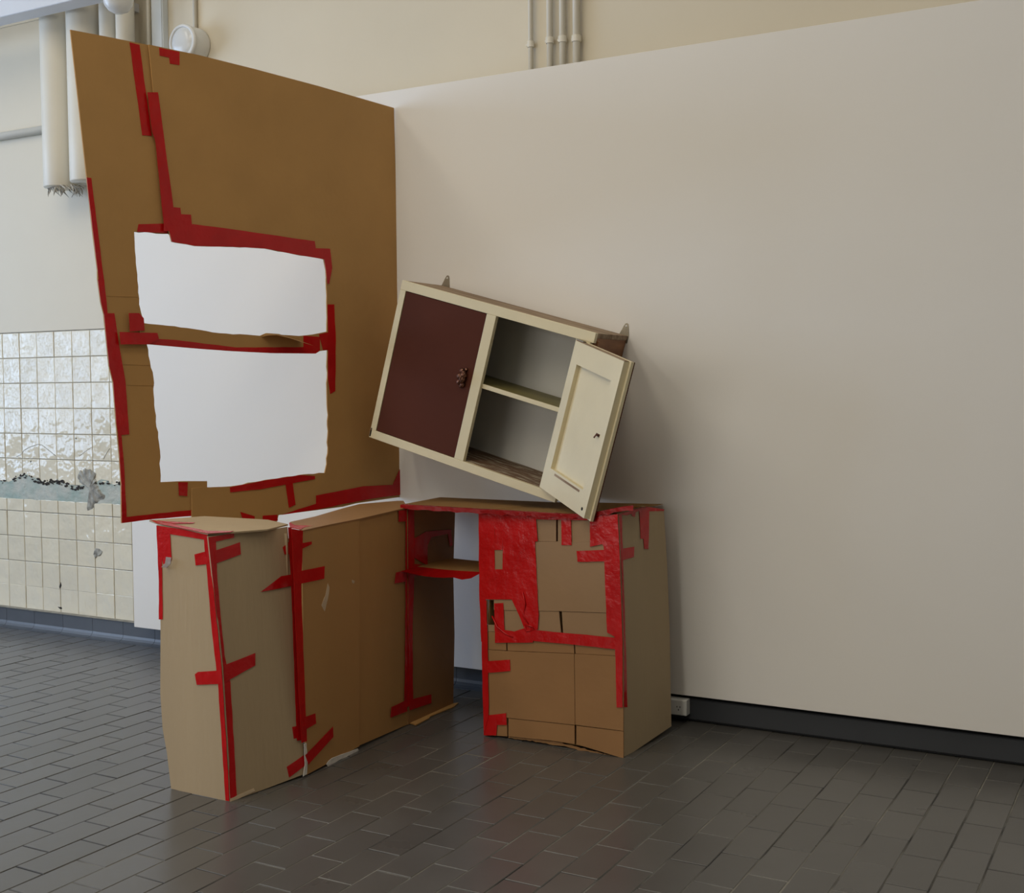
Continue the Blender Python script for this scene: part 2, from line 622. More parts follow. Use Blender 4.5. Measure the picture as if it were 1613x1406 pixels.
splat([(122, 745), (126, 738), (140, 736), (152, 744), (150, 752), (156, 770), (166, 784), (156, 792), (146, 803), (138, 806), (140, 792), (146, 778), (138, 762), (123, 758)], M['cement'])
splat([(147, 868), (150, 862), (157, 864), (163, 868), (158, 876), (150, 880), (146, 876)], M['cement'], y=-0.002, n=1)
splat([(92, 924), (96, 916), (97.5, 922), (95, 927)], M['crumb'], 'chip', y=-0.001, n=.6)
splat([(90, 955), (97, 956), (99, 960), (94, 959)], M['crumb'], 'chip', y=-0.001, n=.5)
splat([(46, 727), (50, 724), (49, 729)], M['crumb'], 'chip', y=-0.001, n=.4)
splat([(118, 690), (121, 689), (121, 692)], M['crumb'], 'chip', y=-0.001, n=.3)
for pts in ([(26, 719), (33, 716), (38, 709), (46, 704), (60, 699.5), (67, 701), (78, 710), (88, 718)], [(125, 718), (134, 711), (145, 704)], [(163, 723), (168, 713), (173, 706)]):
    tubeo('tile_crack', [bp.at(*q) + Vector((0, -0.0002, 0)) for q in pts], 0.0013, M['cement'], wall, seg=5)

# ---- skirting of the back wall (separate slate tiles with a cove) and skirting board under the panel
sk = link('baseboard_back', None)
sk['kind'] = 'structure'
sx0, sp = wallp(4.345).at(99, 975).x, 0.2215
cove = [(4.345, 0.100), (4.345, 0.030), (4.341, 0.018), (4.332, 0.008), (4.318, 0.002), (4.300, 0.0006)]
for i in range(-12, 14):
    x0 = sx0 + i * sp + 0.001
    x1 = x0 + sp - 0.002
    if x1 > -1.0:
        break
    if x0 < RX0:
        continue
    bm = bmesh.new()
    pr = cove + [(4.300, -0.003), (4.359, -0.003), (4.359, 0.100)]
    prism(bm, [(x0, y, z) for y, z in pr], Vector((x1 - x0, 0, 0)))
    fin('skirting_tile', bm, M['skirtl'], sk)
box('skirting_ledge', RX0, -2.1, 4.338, 4.3595, 0.1005, 0.106, M['tgrout'], sk)
bm = bmesh.new()
prism(bm, [(-2.05, y, z) for y, z in ((4.300, 0.0005), (4.282, 0.003), (4.274, 0.012), (4.272, 0.086), (4.276, 0.090), (4.30, 0.090), (4.359, 0.090), (4.359, 0.0005))], Vector((RX1 + 2.05, 0, 0)))
fin('skirting_board', bm, M['skirt'], sk, label='dark blue grey skirting below the white panel')

# ---- white exhibition panel standing off the wall
pxl = wallp(YP).at(211.3, 988).x
bm = bmesh.new()
bx(bm, pxl, RX1 - .01, YP, YP + 0.045, 0.105, 2.522)
bmesh.ops.bevel(bm, geom=list(bm.edges), offset=0.0015, segments=1, affect='EDGES')
panel = fin('wall_partition', bm, M['panel'], kind='structure')
bm = bmesh.new()
for x in (pxl + .15, -3.4, -2.4, -1.2, 0, 1.2, 2.4, 3.6):
    bx(bm, x, x + .05, YP + .045, YW - .001, 0.16, 2.45)
fin('batten', bm, M['wood'], panel)

# ================================================================== CARDBOARD SCREEN (standing off the wall)
SA = 0.15
XA = lambda Y: -2.929 + SA * (Y - YP)
PA = pl3((XA(4.25), 4.25, 0), (XA(3.0), 3.0, 0), (XA(4.25), 4.25, 1))
XB0 = XA(3.25) - 0.0065
PB = pl3((XB0, 3.25, 0), (XB0 - 0.165 * 0.5, 2.75, 0), (XB0, 3.25, 1))
scr = thing('cardboard_screen', 'tall brown cardboard sheet with two torn window openings, joined to the white panel', 'cardboard screen', (XA(3.6), 3.6, 0.80))

lb = (K('A', [(33, 20), (200, 52), (420, 96), (432, 300), (448, 520), (490, 800), (512, 960), (507, 990)]) +
      jag(K('A', [(495, 980), (333, 970), (340, 1090), (348, 1200), (356, 1314)]), 1.0, 8, False) +
      jag(K('B', [(310, 130), (325, 212)]), 1.0, 8, False) + K('B', [(345, 216), (362, 314)]) +
      jag(K('B', [(345, 316), (365, 430), (378, 480), (385, 640), (405, 800), (412, 870), (407, 900), (412, 990)]), 1.0, 8, False) +
      K('B', [(520, 985), (640, 985), (640, 1150), (380, 1168), (222, 1190), (220, 1000), (210, 850), (195, 700), (180, 500), (160, 420), (135, 170), (120, 110), (105, 0)]) +
      K('A', [(160, 1150), (135, 950), (110, 715), (70, 350)]))
board('left_board', PB, lb, M['kraft'], scr)
rb = (K('A', [(402, 90), (640, 140), (900, 205), (1200, 285), (1555, 388), (1560, 600), (1575, 1200)]) +
      [(631, 600), (634, 711), (634, 782)] + K('G', [(1280, 210), (1210, 228), (870, 272), (860, 312), (660, 318), (412, 318), (412, 130), (480, 124)]) +
      jag(K('B', [(632, 1015), (760, 1010), (900, 985), (1090, 955), (1215, 945), (1225, 900), (1232, 740), (1226, 560), (1228, 345)]), 0.9, 8, False) +
      K('B', [(1190, 350), (1170, 362), (960, 360), (760, 350), (560, 335), (345, 316), (318, 316), (312, 213)]) +
      jag(K('B', [(325, 212), (480, 228), (700, 262), (900, 275), (930, 262), (1000, 270), (1090, 276), (1160, 268), (1225, 255), (1226, 150), (1222, 0)]), 0.7, 10, False) +
      jag(K('A', [(1237, 1185), (1235, 1150), (1225, 1100), (1080, 1075), (950, 1050), (800, 1042), (620, 1038), (510, 1018), (500, 980)]), 0.6, 10, False) +
      K('A', [(480, 870), (450, 640), (425, 320)]))
board('right_board', PA, rb, M['kraft'], scr)
for pts in ([(310, 80), (357, 92), (385, 300), (415, 520), (370, 517), (340, 300)],
            [(352, 935), (470, 932), (490, 978), (345, 970)]):
    tape(PB, K('A', pts), scr)
for pts in ([(470, 860), (515, 855), (548, 858), (552, 888), (598, 890), (605, 965), (470, 968)],
            [(393, 315), (443, 315), (468, 500), (515, 855), (505, 930), (470, 930), (430, 540), (415, 500)],
            [(475, 940), (610, 935), (800, 960), (1180, 1015), (1185, 1048), (1250, 1050), (1255, 1100), (1225, 1100), (1080, 1075), (950, 1050), (800, 1042), (620, 1038), (508, 1018), (498, 975)],
            [(1225, 1098), (1252, 1050), (1262, 1140), (1248, 1215), (1240, 1215)],
            [(450, 105), (545, 125), (545, 187), (500, 180), (497, 152), (452, 142)]):
    tape(PA, K('A', pts), scr)
tape(PB, K('A', [(108, 715), (130, 718), (165, 1000), (203, 1314), (180, 1314), (160, 1150), (135, 950)]), scr)
for pts in ([(105, 0), (135, 0), (152, 165), (185, 165), (205, 300), (240, 500), (258, 757), (205, 760), (195, 700), (180, 500), (160, 420), (135, 170), (120, 110)],
            [(203, 757), (220, 757), (232, 900), (245, 1160), (400, 1142), (640, 1118), (632, 1150), (380, 1170), (222, 1190), (220, 1000), (212, 880)],
            [(200, 257), (385, 262), (392, 290), (345, 318), (205, 318)],
            [(245, 165), (295, 165), (318, 190), (322, 250), (250, 255)],
            [(497, 990), (543, 990), (540, 1058), (500, 1055)]):
    tape(PB, K('B', pts), scr, 0.012 if pts[0][0] in (200, 245) else 0)
for pts in ([(330, 285), (480, 295), (780, 332), (1110, 330), (1110, 275), (1190, 280), (1190, 345), (1170, 362), (960, 360), (760, 350), (560, 335), (345, 316)],
            [(1228, 122), (1260, 122), (1268, 300), (1265, 545), (1240, 560), (1229, 480), (1230, 300)],
            [(1185, 268), (1232, 258), (1232, 345), (1205, 345)],
            [(750, 1015), (900, 985), (1090, 955), (1165, 960), (1165, 975), (900, 1025), (752, 1040)],
            [(1020, 990), (1055, 985), (1070, 1100), (1038, 1115)],
            [(1170, 1055), (1400, 1010), (1545, 1003), (1592, 900), (1594, 1050), (1500, 1062), (1400, 1078), (1200, 1118), (1000, 1150), (1170, 1095)]):
    tape(PA, K('B', pts), scr)
tape(PA, K('G', [(665, 255), (740, 278), (740, 302), (680, 302)]), scr)
tape(PA, K('G', [(785, 275), (862, 270), (865, 302), (785, 306)]), scr)
# torn curl on the bar between the two openings
bm = bmesh.new()
cl = [PA.at(*q) for q in K('B', [(905, 280), (930, 262), (990, 266), (1050, 285), (1095, 300)])]
up = [p + PA.n * (0.03 + 0.012 * i) + Vector((0, 0, -0.004 * i)) for i, p in enumerate([PA.at(*q) for q in K('B', [(920, 274), (945, 268), (1000, 280), (1060, 298), (1092, 306)])])]
va = [bm.verts.new(p + PA.n * .001) for p in cl]
vb = [bm.verts.new(p) for p in up]
for i in range(4):
    bm.faces.new((va[i], va[i + 1], vb[i + 1], vb[i]))
bmesh.ops.solidify(bm, geom=list(bm.faces), thickness=0.003)
fin('torn_curl', bm, M['kraft'], scr)
for q in ([(150, 80), (300, 84)], [(228, 414), (362, 418)], [(250, 514), (380, 518)]):
    board('crease', PB, K('B', [q[0], q[1], (q[1][0], q[1][1] + 2), (q[0][0], q[0][1] + 2)]), M['kraft'], scr, t=0.0012, off=0.001)

# ================================================================== CARDBOARD BASE UNITS
# ---- narrow unit at the front end of the run
PF = wallp(2.778)
a0, a1 = flat(0.002).at(360, 1262), flat(0.002).at(480, 1222)
PR = pl3(a0, a1, PF.at(331, 842))
PT1 = pl3(PF.at(247, 827), PF.at(331, 843), PR.at(470, 829))
u1 = thing('cardboard_base_unit', 'narrow upright tan cardboard unit with a red taped front corner, nearest the camera', 'cardboard box', (-2.70, 2.93, 0))
fr1 = K('C', [(127, 180), (230, 195), (345, 228), (375, 500), (405, 790), (425, 1100), (440, 1358), (320, 1335), (188, 1303), (170, 1150), (152, 1050), (142, 900), (143, 600), (135, 400)])
board('front_panel', PF, fr1, M['kraft_tan'], u1)
board('side_panel', PR, K('C', [(345, 228), (470, 212), (600, 202), (684, 188), (697, 340), (715, 560), (728, 850), (750, 1110), (757, 1240), (700, 1262), (600, 1300), (440, 1358), (425, 1100), (405, 790), (375, 500)]), M['kraft_tan'], u1)
top1 = [PT1.at(*q) for q in K('C', [(127, 178), (345, 224), (460, 217), (600, 206), (686, 184), (600, 165), (480, 158), (330, 150), (95, 167)])]
slab('top_panel', [p + Vector((0, 0, .006)) for p in top1], (0, 0, 1), 0.005, M['kraft_tan'], u1)
bm = bmesh.new()
bx(bm, -2.796, -2.791, 2.79, 3.07, 0.002, 0.80)
bx(bm, -2.791, -2.56, 3.065, 3.07, 0.002, 0.80)
fin('back_panel', bm, M['kraft_tan'], u1)
for pts in ([(127, 188), (150, 190), (153, 582), (137, 582), (137, 420)],
            [(130, 190), (183, 200), (192, 325), (172, 362), (155, 345)],
            [(127, 182), (230, 196), (345, 222), (350, 245), (330, 242), (180, 218), (130, 208)],
            [(330, 235), (346, 232), (375, 500), (405, 790), (425, 1100), (438, 1355), (422, 1352), (390, 850), (365, 640)],
            [(290, 305), (335, 293), (352, 345), (295, 352)],
            [(292, 815), (305, 805), (404, 798), (410, 856), (300, 860)]):
    tape(PF, K('C', pts), u1)
for pts in ([(346, 232), (378, 232), (385, 420), (415, 735), (440, 850), (467, 1330), (440, 1355), (425, 1100), (405, 790), (375, 500)],
            [(350, 232), (455, 214), (455, 234), (380, 250)],
            [(372, 290), (480, 253), (484, 305), (374, 345)],
            [(410, 778), (545, 725), (545, 778), (412, 850)],
            [(662, 275), (690, 250), (702, 250), (705, 302), (670, 306)],
            [(568, 465), (655, 398), (703, 390), (708, 437)],
            [(684, 190), (698, 190), (716, 560), (728, 850), (748, 1095), (722, 1098), (712, 850), (700, 500)],
            [(703, 1040), (745, 1032), (750, 1082), (710, 1090)],
            [(680, 1210), (752, 1160), (756, 1205), (690, 1255)]):
    tape(PR, K('C', pts), u1)
slab('tape_strip', [p + Vector((0, 0, .0075)) for p in [PT1.at(*q) for q in K('C', [(100, 167), (160, 178), (345, 215), (455, 215), (440, 220), (345, 226), (127, 182)])]], (0, 0, 1), .001, M['tape'], u1)
slab('tape_strip', [p + Vector((0, 0, .0085)) for p in [PT1.at(*q) for q in K('C', [(130, 172), (220, 178), (290, 180), (280, 184), (200, 185)])]], (0, 0, 1), .001, M['tape'], u1)
# loose curled end of tape
bm = bmesh.new()
cc = [PF.at(*q) for q in K('C', [(192, 318), (188, 345), (172, 362)])]
dd = [p + PF.n * .02 + Vector((-0.006, 0, .004)) for p in cc]
va = [bm.verts.new(p + PF.n * .003) for p in cc]
vb = [bm.verts.new(p) for p in dd]
for i in range(2):
    bm.faces.new((va[i], va[i + 1], vb[i + 1], vb[i]))
bmesh.ops.solidify(bm, geom=list(bm.faces), thickness=0.001)
fin('loose_tape_end', bm, M['paper'], u1)
board('torn_edge', PR, K('C', [(440, 1345), (520, 1310), (540, 1302), (545, 1312), (470, 1348), (440, 1358)]), M['kraft_light'], u1, t=.002, off=.0015)

# ---- long orange unit
b0, b1, b2 = flat(0.002).at(483, 1221), flat(0.002).at(641, 1142), flat(0.002).at(716, 1108)
PR2 = pl3(b0, b1, (b0 + b1) / 2 + Vector((-0.004, 0, .8)))
u2 = thing('cardboard_base_unit', 'long orange brown cardboard unit between the narrow front unit and the open shelf', 'cardboard box', (-2.70, 3.45, 0))
f2a = [PR2.at(*q) for q in [(476, 836), (566, 818), (567.5, 1000), (566, 1175), (483, 1220), (478, 1030)]]
slab('side_panel', f2a, PR2.n, .005, M['kraft_orange'], u2)
f2b = [PR2.at(*q) - PR2.n * 0.004 for q in [(566.4, 818), (642, 800), (642, 960), (643, 1141), (566.4, 1174.5), (568, 1000)]]
slab('side_panel', f2b, PR2.n, .005, M['kraft_orange'], u2)
PR3 = pl3(b1, b2, b1 + Vector((0, 0, .8)))
slab('niche_panel', [PR3.at(*q) for q in [(642, 800), (650, 799), (717, 804), (714, 900), (716, 1000), (714, 1109), (680, 1125), (643, 1141)]], PR3.n, .005, M['kraft_low_and_shade'], u2)  # darker than the rest of its unit: niche shade put into the colour
tp = [PR2.at(*q) for q in [(476, 835.5), (520, 826), (566, 817), (600, 809), (642, 799)]]
PT2 = pl3(tp[0], tp[-1], tp[-1] + Vector((-.3, 0, .002)))
bk2 = [PT2.at(*q) for q in K('G', [(1530, 196), (1500, 196), (1300, 213), (1210, 236), (1060, 280), (930, 308)])]
slab('top_panel', [p + PR2.n * .001 + PT2.n * .001 for p in tp] + bk2, PT2.n, .005, M['kraft_low_and_shade'], u2)  # darker than the sides: overhead light on the top toned down in colour
bm = bmesh.new()
bx(bm, -2.765, -2.760, 3.09, 4.08, 0.002, 0.72)
bx(bm, -2.760, -2.57, 3.092, 3.097, 0.002, 0.78)
bx(bm, -2.760, -2.57, 4.075, 4.08, 0.002, 0.79)
fin('back_panel', bm, M['kraft_orange'], u2)
for pts in ([(700, 196), (748, 204), (745, 330), (740, 440), (755, 850), (765, 1100), (742, 1108), (728, 850), (712, 500)],
            [(740, 258), (785, 250), (785, 262), (742, 282)],
            [(708, 380), (840, 355), (838, 408), (716, 435)],
            [(750, 1000), (800, 982), (803, 1025), (756, 1052)],
            [(756, 1160), (875, 1038), (876, 1082), (770, 1200)]):
    tape(PR2, K('C', pts), u2)
for pts in ([(85, 135), (128, 130), (128, 185), (85, 188)], [(72, 432), (122, 420), (122, 475), (65, 485)], [(50, 1080), (122, 1045), (125, 1100), (45, 1130)],
            [(118, 112), (134, 112), (132, 700), (130, 1078), (112, 1082), (116, 700)]):
    tape(PR2, K('D', pts), u2)
for pts in ([(130, 110), (158, 115), (160, 400), (150, 700), (152, 1050), (130, 1075)], [(132, 1045), (240, 1018), (240, 1060), (136, 1095)],
            [(158, 268), (215, 235), (335, 225), (342, 300), (330, 310), (320, 245), (240, 262), (222, 300), (222, 400), (158, 360)],
            [(158, 390), (230, 400), (230, 445), (160, 450)]):
    tape(PR3, K('D', pts), u2)
slab('tape_strip', [flat(tp[0].z + .003).at(*q) for q in K('G', [(925, 312), (1080, 296), (1210, 288), (1190, 298), (1010, 335), (985, 348), (930, 340)])], (0, 0, 1), .001, M['tape'], u2)
board('scuff_patch', PR2, jag(K('C', [(855, 428), (862, 445), (858, 480), (842, 548), (828, 522), (845, 480)]), .4, 5), M['kraft_light'], u2, t=.0008, off=.0008)
board('scuff_patch', PR2, K('C', [(958, 413), (970, 418), (966, 430), (958, 425)]), M['kraft_light'], u2, t=.0008, off=.0008)
board('torn_paper_edge', PR2, jag(K('C', [(846, 1198), (870, 1172), (930, 1150), (980, 1132), (984, 1142), (920, 1172), (852, 1208)]), .8, 6), M['paper'], u2, t=.002, off=.004)
board('torn_paper_edge', PR2, jag(K('C', [(752, 1112), (762, 1108), (766, 1160), (764, 1240), (748, 1250), (756, 1200)]), .6, 6), M['paper'], u2, t=.002, off=.003)
# bottom flap folded out onto the floor
slab('floor_flap', [flat(.006).at(*q) for q in [(644, 1137), (680, 1122), (714, 1107), (722, 1106), (715, 1112), (678, 1127), (676, 1130), (655, 1141)]], (0, 0, 1), .004, M['kraft'], u2)
# shelf in the open niche, front edge bound with tape and sagging
XR = -2.222
bm = bmesh.new()
zf = lambda t: 0.590 - 0.020 * math.sin(math.pi * min(1, t * 1.1)) - (0.012 if 0.6 < t < 0.9 else 0)
rows = []
for k, y in enumerate((3.705, 3.78, 3.9, 4.06)):
    rows.append([bm.verts.new((-2.553 + (XR - .005 + 2.553) * i / 10, y + (.092 * i / 10 if k == 0 else .03 * (k == 1)), (zf(i / 10) if k == 0 else 0.594 - .004 * math.sin(math.pi * i / 10)))) for i in range(11)])
for k in range(3):
    for i in range(10):
        f = bm.faces.new((rows[k][i], rows[k][i + 1], rows[k + 1][i + 1], rows[k + 1][i]))
        f.material_index = 1 if k == 0 else 0
bmesh.ops.solidify(bm, geom=list(bm.faces), thickness=.006)
fin('shelf', bm, [M['kraft'], M['tape']], u2, label='sagging cardboard shelf with red taped front edge')

# ---- right unit, built from an opened shipping carton
fl, frr, bkr = flat(0.002).at(765, 1158), flat(0.002).at(980, 1192), flat(0.002).at(1058, 1153)
PQ = pl3(fl, frr, (fl + frr) / 2 + Vector((0, 0.045, .8)))
PS = pl3(frr, bkr, PQ.at(973, 806))
u3 = thing('cardboard_base_unit', 'right hand cardboard unit patched from carton flaps with a wide red taped area', 'cardboard box', (-1.93, 3.93, 0))
mk = M['kraft_tan']
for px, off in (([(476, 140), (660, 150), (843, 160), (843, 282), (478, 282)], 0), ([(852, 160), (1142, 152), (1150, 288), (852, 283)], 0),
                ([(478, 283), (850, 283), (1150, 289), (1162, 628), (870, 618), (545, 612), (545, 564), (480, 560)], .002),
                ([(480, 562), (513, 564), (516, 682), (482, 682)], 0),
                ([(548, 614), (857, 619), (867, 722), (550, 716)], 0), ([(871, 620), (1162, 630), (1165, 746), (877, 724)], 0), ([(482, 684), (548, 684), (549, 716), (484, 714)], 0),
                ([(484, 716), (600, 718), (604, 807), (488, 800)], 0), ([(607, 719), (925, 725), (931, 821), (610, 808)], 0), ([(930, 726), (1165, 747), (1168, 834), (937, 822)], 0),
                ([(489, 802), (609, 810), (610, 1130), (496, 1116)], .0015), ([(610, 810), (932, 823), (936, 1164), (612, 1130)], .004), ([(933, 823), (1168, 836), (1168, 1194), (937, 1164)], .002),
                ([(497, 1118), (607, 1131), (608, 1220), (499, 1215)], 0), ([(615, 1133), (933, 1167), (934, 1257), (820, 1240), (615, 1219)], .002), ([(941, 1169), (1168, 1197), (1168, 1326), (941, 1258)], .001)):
    board('carton_flap', PQ, K('D', px), M['kraft_front'] if px[0][1] < 700 else M['kraft_low_and_shade'], u3, off=off)
board('side_panel', PS, K('D', [(1142, 150), (1200, 128), (1262, 112), (1362, 128), (1378, 400), (1390, 700), (1398, 1172), (1280, 1252), (1168, 1328), (1166, 750), (1155, 400)]), mk, u3)
bm = bmesh.new()
prism(bm, [(XR - .002, 3.765, .002), (XR - .002, 3.808, .80), (XR - .002, 4.11, .80), (XR - .002, 4.11, .002)], Vector((.005, 0, 0)))
bx(bm, XR + .003, -1.70, 4.105, 4.11, 0.002, 0.80)
bx(bm, XR + .003, -1.72, 3.79, 4.115, 0.004, 0.008)
fin('inner_panel', bm, M['kraft'], u3)
# torn corrugation along the bottom edge
board('torn_edge', PQ, jag(K('D', [(610, 1222), (760, 1238), (820, 1244), (1100, 1312), (1090, 1318), (900, 1275), (760, 1250), (610, 1230)]), 1.0, 5), M['kraft_low_and_shade'], u3, t=.004, off=-.006)
for pts in ([(90, 150), (245, 160), (245, 1000), (155, 1000), (160, 1250), (165, 1406), (115, 1406), (95, 900)],
            [(245, 160), (325, 165), (320, 525), (245, 525)], [(243, 710), (325, 710), (325, 1000), (243, 1000)],
            [(322, 165), (640, 190), (660, 440), (635, 445), (660, 1000), (670, 1150), (660, 1290), (540, 1300), (480, 1150), (410, 1000), (322, 1000)]):
    tape(PQ, K('E', pts), u3, .0025)
for pts in ([(483, 560), (512, 565), (520, 860), (522, 1110), (520, 1130), (499, 1215), (490, 860)],
            [(500, 858), (625, 850), (627, 905), (505, 915)],
            [(498, 1120), (605, 1108), (608, 1165), (562, 1165), (558, 1215), (499, 1215)],
            [(548, 580), (592, 578), (598, 712), (550, 712)],
            [(552, 710), (600, 708), (645, 715), (690, 700), (735, 710), (735, 768), (552, 770)],
            [(690, 690), (750, 708), (1130, 745), (1130, 800), (900, 775), (730, 760)],
            [(1075, 300), (1085, 288), (1150, 296), (1160, 600), (1166, 760), (1166, 1080), (1138, 1080), (1130, 800), (1128, 740), (1092, 720), (1085, 550)],
            [(945, 328), (1085, 322), (1085, 378), (950, 380)],
            [(1010, 170), (1060, 160), (1142, 152), (1150, 300), (1075, 305), (1070, 295), (1010, 308)],
            [(870, 165), (918, 165), (920, 300), (872, 300)],
            [(476, 140), (900, 160), (1142, 152), (1142, 178), (900, 180), (640, 172), (476, 162)]):
    tape(PQ, K('D', pts), u3, .003)
for pts in ([(1142, 152), (1158, 148), (1162, 300), (1176, 760), (1185, 1080), (1167, 1080), (1166, 750), (1155, 400)],
            [(1155, 318), (1218, 308), (1215, 358), (1157, 374)],
            [(1240, 122), (1290, 122), (1285, 320), (1265, 318), (1262, 270), (1248, 270)],
            [(1200, 132), (1225, 125), (1220, 165), (1205, 160)],
            [(1142, 152), (1262, 116), (1265, 126), (1180, 158)],
            [(1268, 114), (1362, 128), (1362, 136), (1280, 138)]):
    tape(PS, K('D', pts), u3)
# twisted slack tape
for pts in ([(540, 640), (565, 690), (600, 725), (640, 742)], [(685, 520), (700, 580), (688, 640), (720, 690)], [(700, 680), (735, 690), (742, 705), (705, 715), (698, 690)]):
    px = K('D', pts)
    tubeo('tape_wrinkle', [PQ.at(*q) + PQ.n * (.007 + .004 * math.sin(i * 2)) for i, q in enumerate(px)], .0028, M['tape'], u3, seg=6)

# ================================================================== WORKTOP over niche and right unit
ft = [(-2.60, .832), (-2.545, .831), (-2.238, .824), (-2.056, .822), (-1.881, .820), (-1.784, .833), (-1.70, .852), (-1.64, .862)]
yt = [(-2.60, 3.735), (-2.545, 3.735), (-2.238, 3.772), (-1.88, 3.783), (-1.64, 3.788)]
bt = [(-2.60, .812), (-2.39, .812), (-2.19, .812), (-2.0, .818), (-1.78, .822), (-1.60, .826)]
ip = lambda tb, x: float(np.interp(x, [q[0] for q in tb], [q[1] for q in tb]))
wt = thing('cardboard_worktop', 'sagging brown cardboard worktop over the open shelf and right hand unit', 'worktop', (-2.1, 3.98, .82))
bm = bmesh.new()
NXW, NYW = 64, 24
gr = []
for k in range(NYW + 1):
    t = k / NYW
    row = []
    for i in range(NXW + 1):
        x = (-2.57 - .15 * t) + (-1.645 - .075 * t + 2.57 + .15 * t) * i / NXW
        y = ip(yt, x) + t * (4.244 - ip(yt, x))
        z = ip(ft, x) * (1 - t) + ip(bt, x) * t - .004 * math.sin(math.pi * t) * (x > -2.2)
        row.append(bm.verts.new((x, y, z + .004)))
    gr.append(row)
for k in range(NYW):
    for i in range(NXW):
        bm.faces.new((gr[k][i], gr[k][i + 1], gr[k + 1][i + 1], gr[k + 1][i]))
bmesh.ops.solidify(bm, geom=list(bm.faces), thickness=.004)
fin('top_sheet', bm, M['kraft'], wt, smooth=True)
# tape binding along the front edge
bm = bmesh.new()
n = 40
r1, r2, r3 = [], [], []
for i in range(n + 1):
    x = -2.57 + (0.925) * i / n
    z = ip(ft, x) + .0055
    yf = ip(yt, x)
    wv = .002 * math.sin(i * 1.7) + .0015 * math.sin(i * 3.1)
    r1.append(bm.verts.new((x, yf + .017 + wv * 2, z)))
    r2.append(bm.verts.new((x, yf - .003, z - .001)))
    r3.append(bm.verts.new((x, yf - .004, z - .016 + wv)))
for p, q in ((r1, r2), (r2, r3)):
    for i in range(n):
        bm.faces.new((p[i], p[i + 1], q[i + 1], q[i]))
bmesh.ops.solidify(bm, geom=list(bm.faces), thickness=.001)
fin('tape_binding', bm, M['tape'], wt)

# ================================================================== WALL CABINET (hung askew)
CW, CH, CD = 0.880, 0.650, 0.288
Oc = wallp(3.96).at(581, 688)
cab = thing('hanging_cabinet', 'old cream wooden wall cabinet hung askew, one maroon door shut and one door open', 'cabinet', Oc)
cab.rotation_euler = (0, math.radians(15.5), 0)
cab.scale = (0.99, 1, 0.99)


def cp(name, x0, x1, y0, y1, z0, z1, mt, bev=.0015, parent=cab, **k):
    return box(name, x0, x1, y0, y1, z0, z1, mt, parent, bev=bev, local=True, **k)


ST = 0.02
cp('carcass_side', 0.004, .022, ST, CD, .004, CH - .004, M['wood_red'])
cp('carcass_side', CW - .022, CW - .004, ST, CD, .004, CH - .004, M['wood_red'])
cp('carcass_top', 0.0, CW - .002, ST, CD, CH - .020, CH - .001, M['wood'])
cp('carcass_bottom', 0.004, CW - .004, ST, CD, .018, .036, M['wood_peel'])
cp('back_panel', .022, CW - .022, CD - .008, CD - .001, .03, CH - .02, M['cream_in'])
cp('inner_side', .0225, .027, ST + .002, CD - .01, .037, CH - .022, M['cream_in'])
cp('inner_side', CW - .027, CW - .0225, ST + .002, CD - .01, .037, CH - .022, M['cream_in'])
# face frame
cp('top_rail', 0, CW, 0, ST, .612, CH, M['cream'])
cp('bottom_rail', 0, CW, 0, ST, 0, .034, M['cream'])
cp('stile', 0, .027, 0, ST, .034, .612, M['cream'])
cp('stile', .413, .456, 0, ST, .034, .612, M['cream'])
cp('stile', .807, CW - .012, 0, ST, .034, .612, M['cream'])
cp('corner_chip', -.0008, .008, .0, .02, .004, .040, M['wood'], bev=.0005)
sh = cp('shelf', .03, CW - .03, ST + .003, CD - .01, .330, .344, M['olive'])
cp('shelf_edge', .456, .807, ST - .006, ST + .0025, .328, .3455, M['cream'], parent=sh)
# shut door: maroon hardboard set flush
ld = cp('shut_door', .0285, .4115, .003, .019, .0355, .6105, M['maroon'], label='maroon door with ornate metal handle')
bm = bmesh.new()
hx, hz = .373, .348
for a in range(10):
    t = a / 9
    s = .006 + .006 * math.sin(math.pi * t) + random.uniform(0, .003)
    bmesh.ops.create_icosphere(bm, subdivisions=2, radius=s, matrix=Matrix.Translation((hx + .008 * math.sin(a * 2.2), -.002 - .010 * math.sin(math.pi * t), hz - .034 + .068 * t)))
tube(bm, [(hx, 0.003, hz - .026), (hx, -.018, hz - .015), (hx + .002, -.024, hz), (hx, -.018, hz + .015), (hx, .003, hz + .026)], .0045, 8)
fin('handle', bm, M['bronze'], ld, local=True, smooth=True)
# open door, hinged on the right stile
DW, DH = .367, .566
rd = link('open_door', None)
bm = bmesh.new()
rx0, rx1, rz0, rz1 = .050, .312, .088, .486
bx(bm, 0, rx0, 0, .022, 0, DH)
bx(bm, rx1, DW, 0, .022, 0, DH)
bx(bm, rx0, rx1, 0, .022, 0, rz0)
bx(bm, rx0, rx1, 0, .022, rz1, DH)
bpy.data.objects.remove(rd)
rd = fin('open_door', bm, M['cream'], cab, local=True, label='cream open door with recessed panel')
rd.location = (.804, -.002, .039)
rd.rotation_euler = (0, math.radians(.77), math.radians(-35.2))


def dp(name, x0, x1, y0, y1, z0, z1, mt, bev=.001):
    return box(name, x0, x1, y0, y1, z0, z1, mt, rd, bev=bev, local=True)


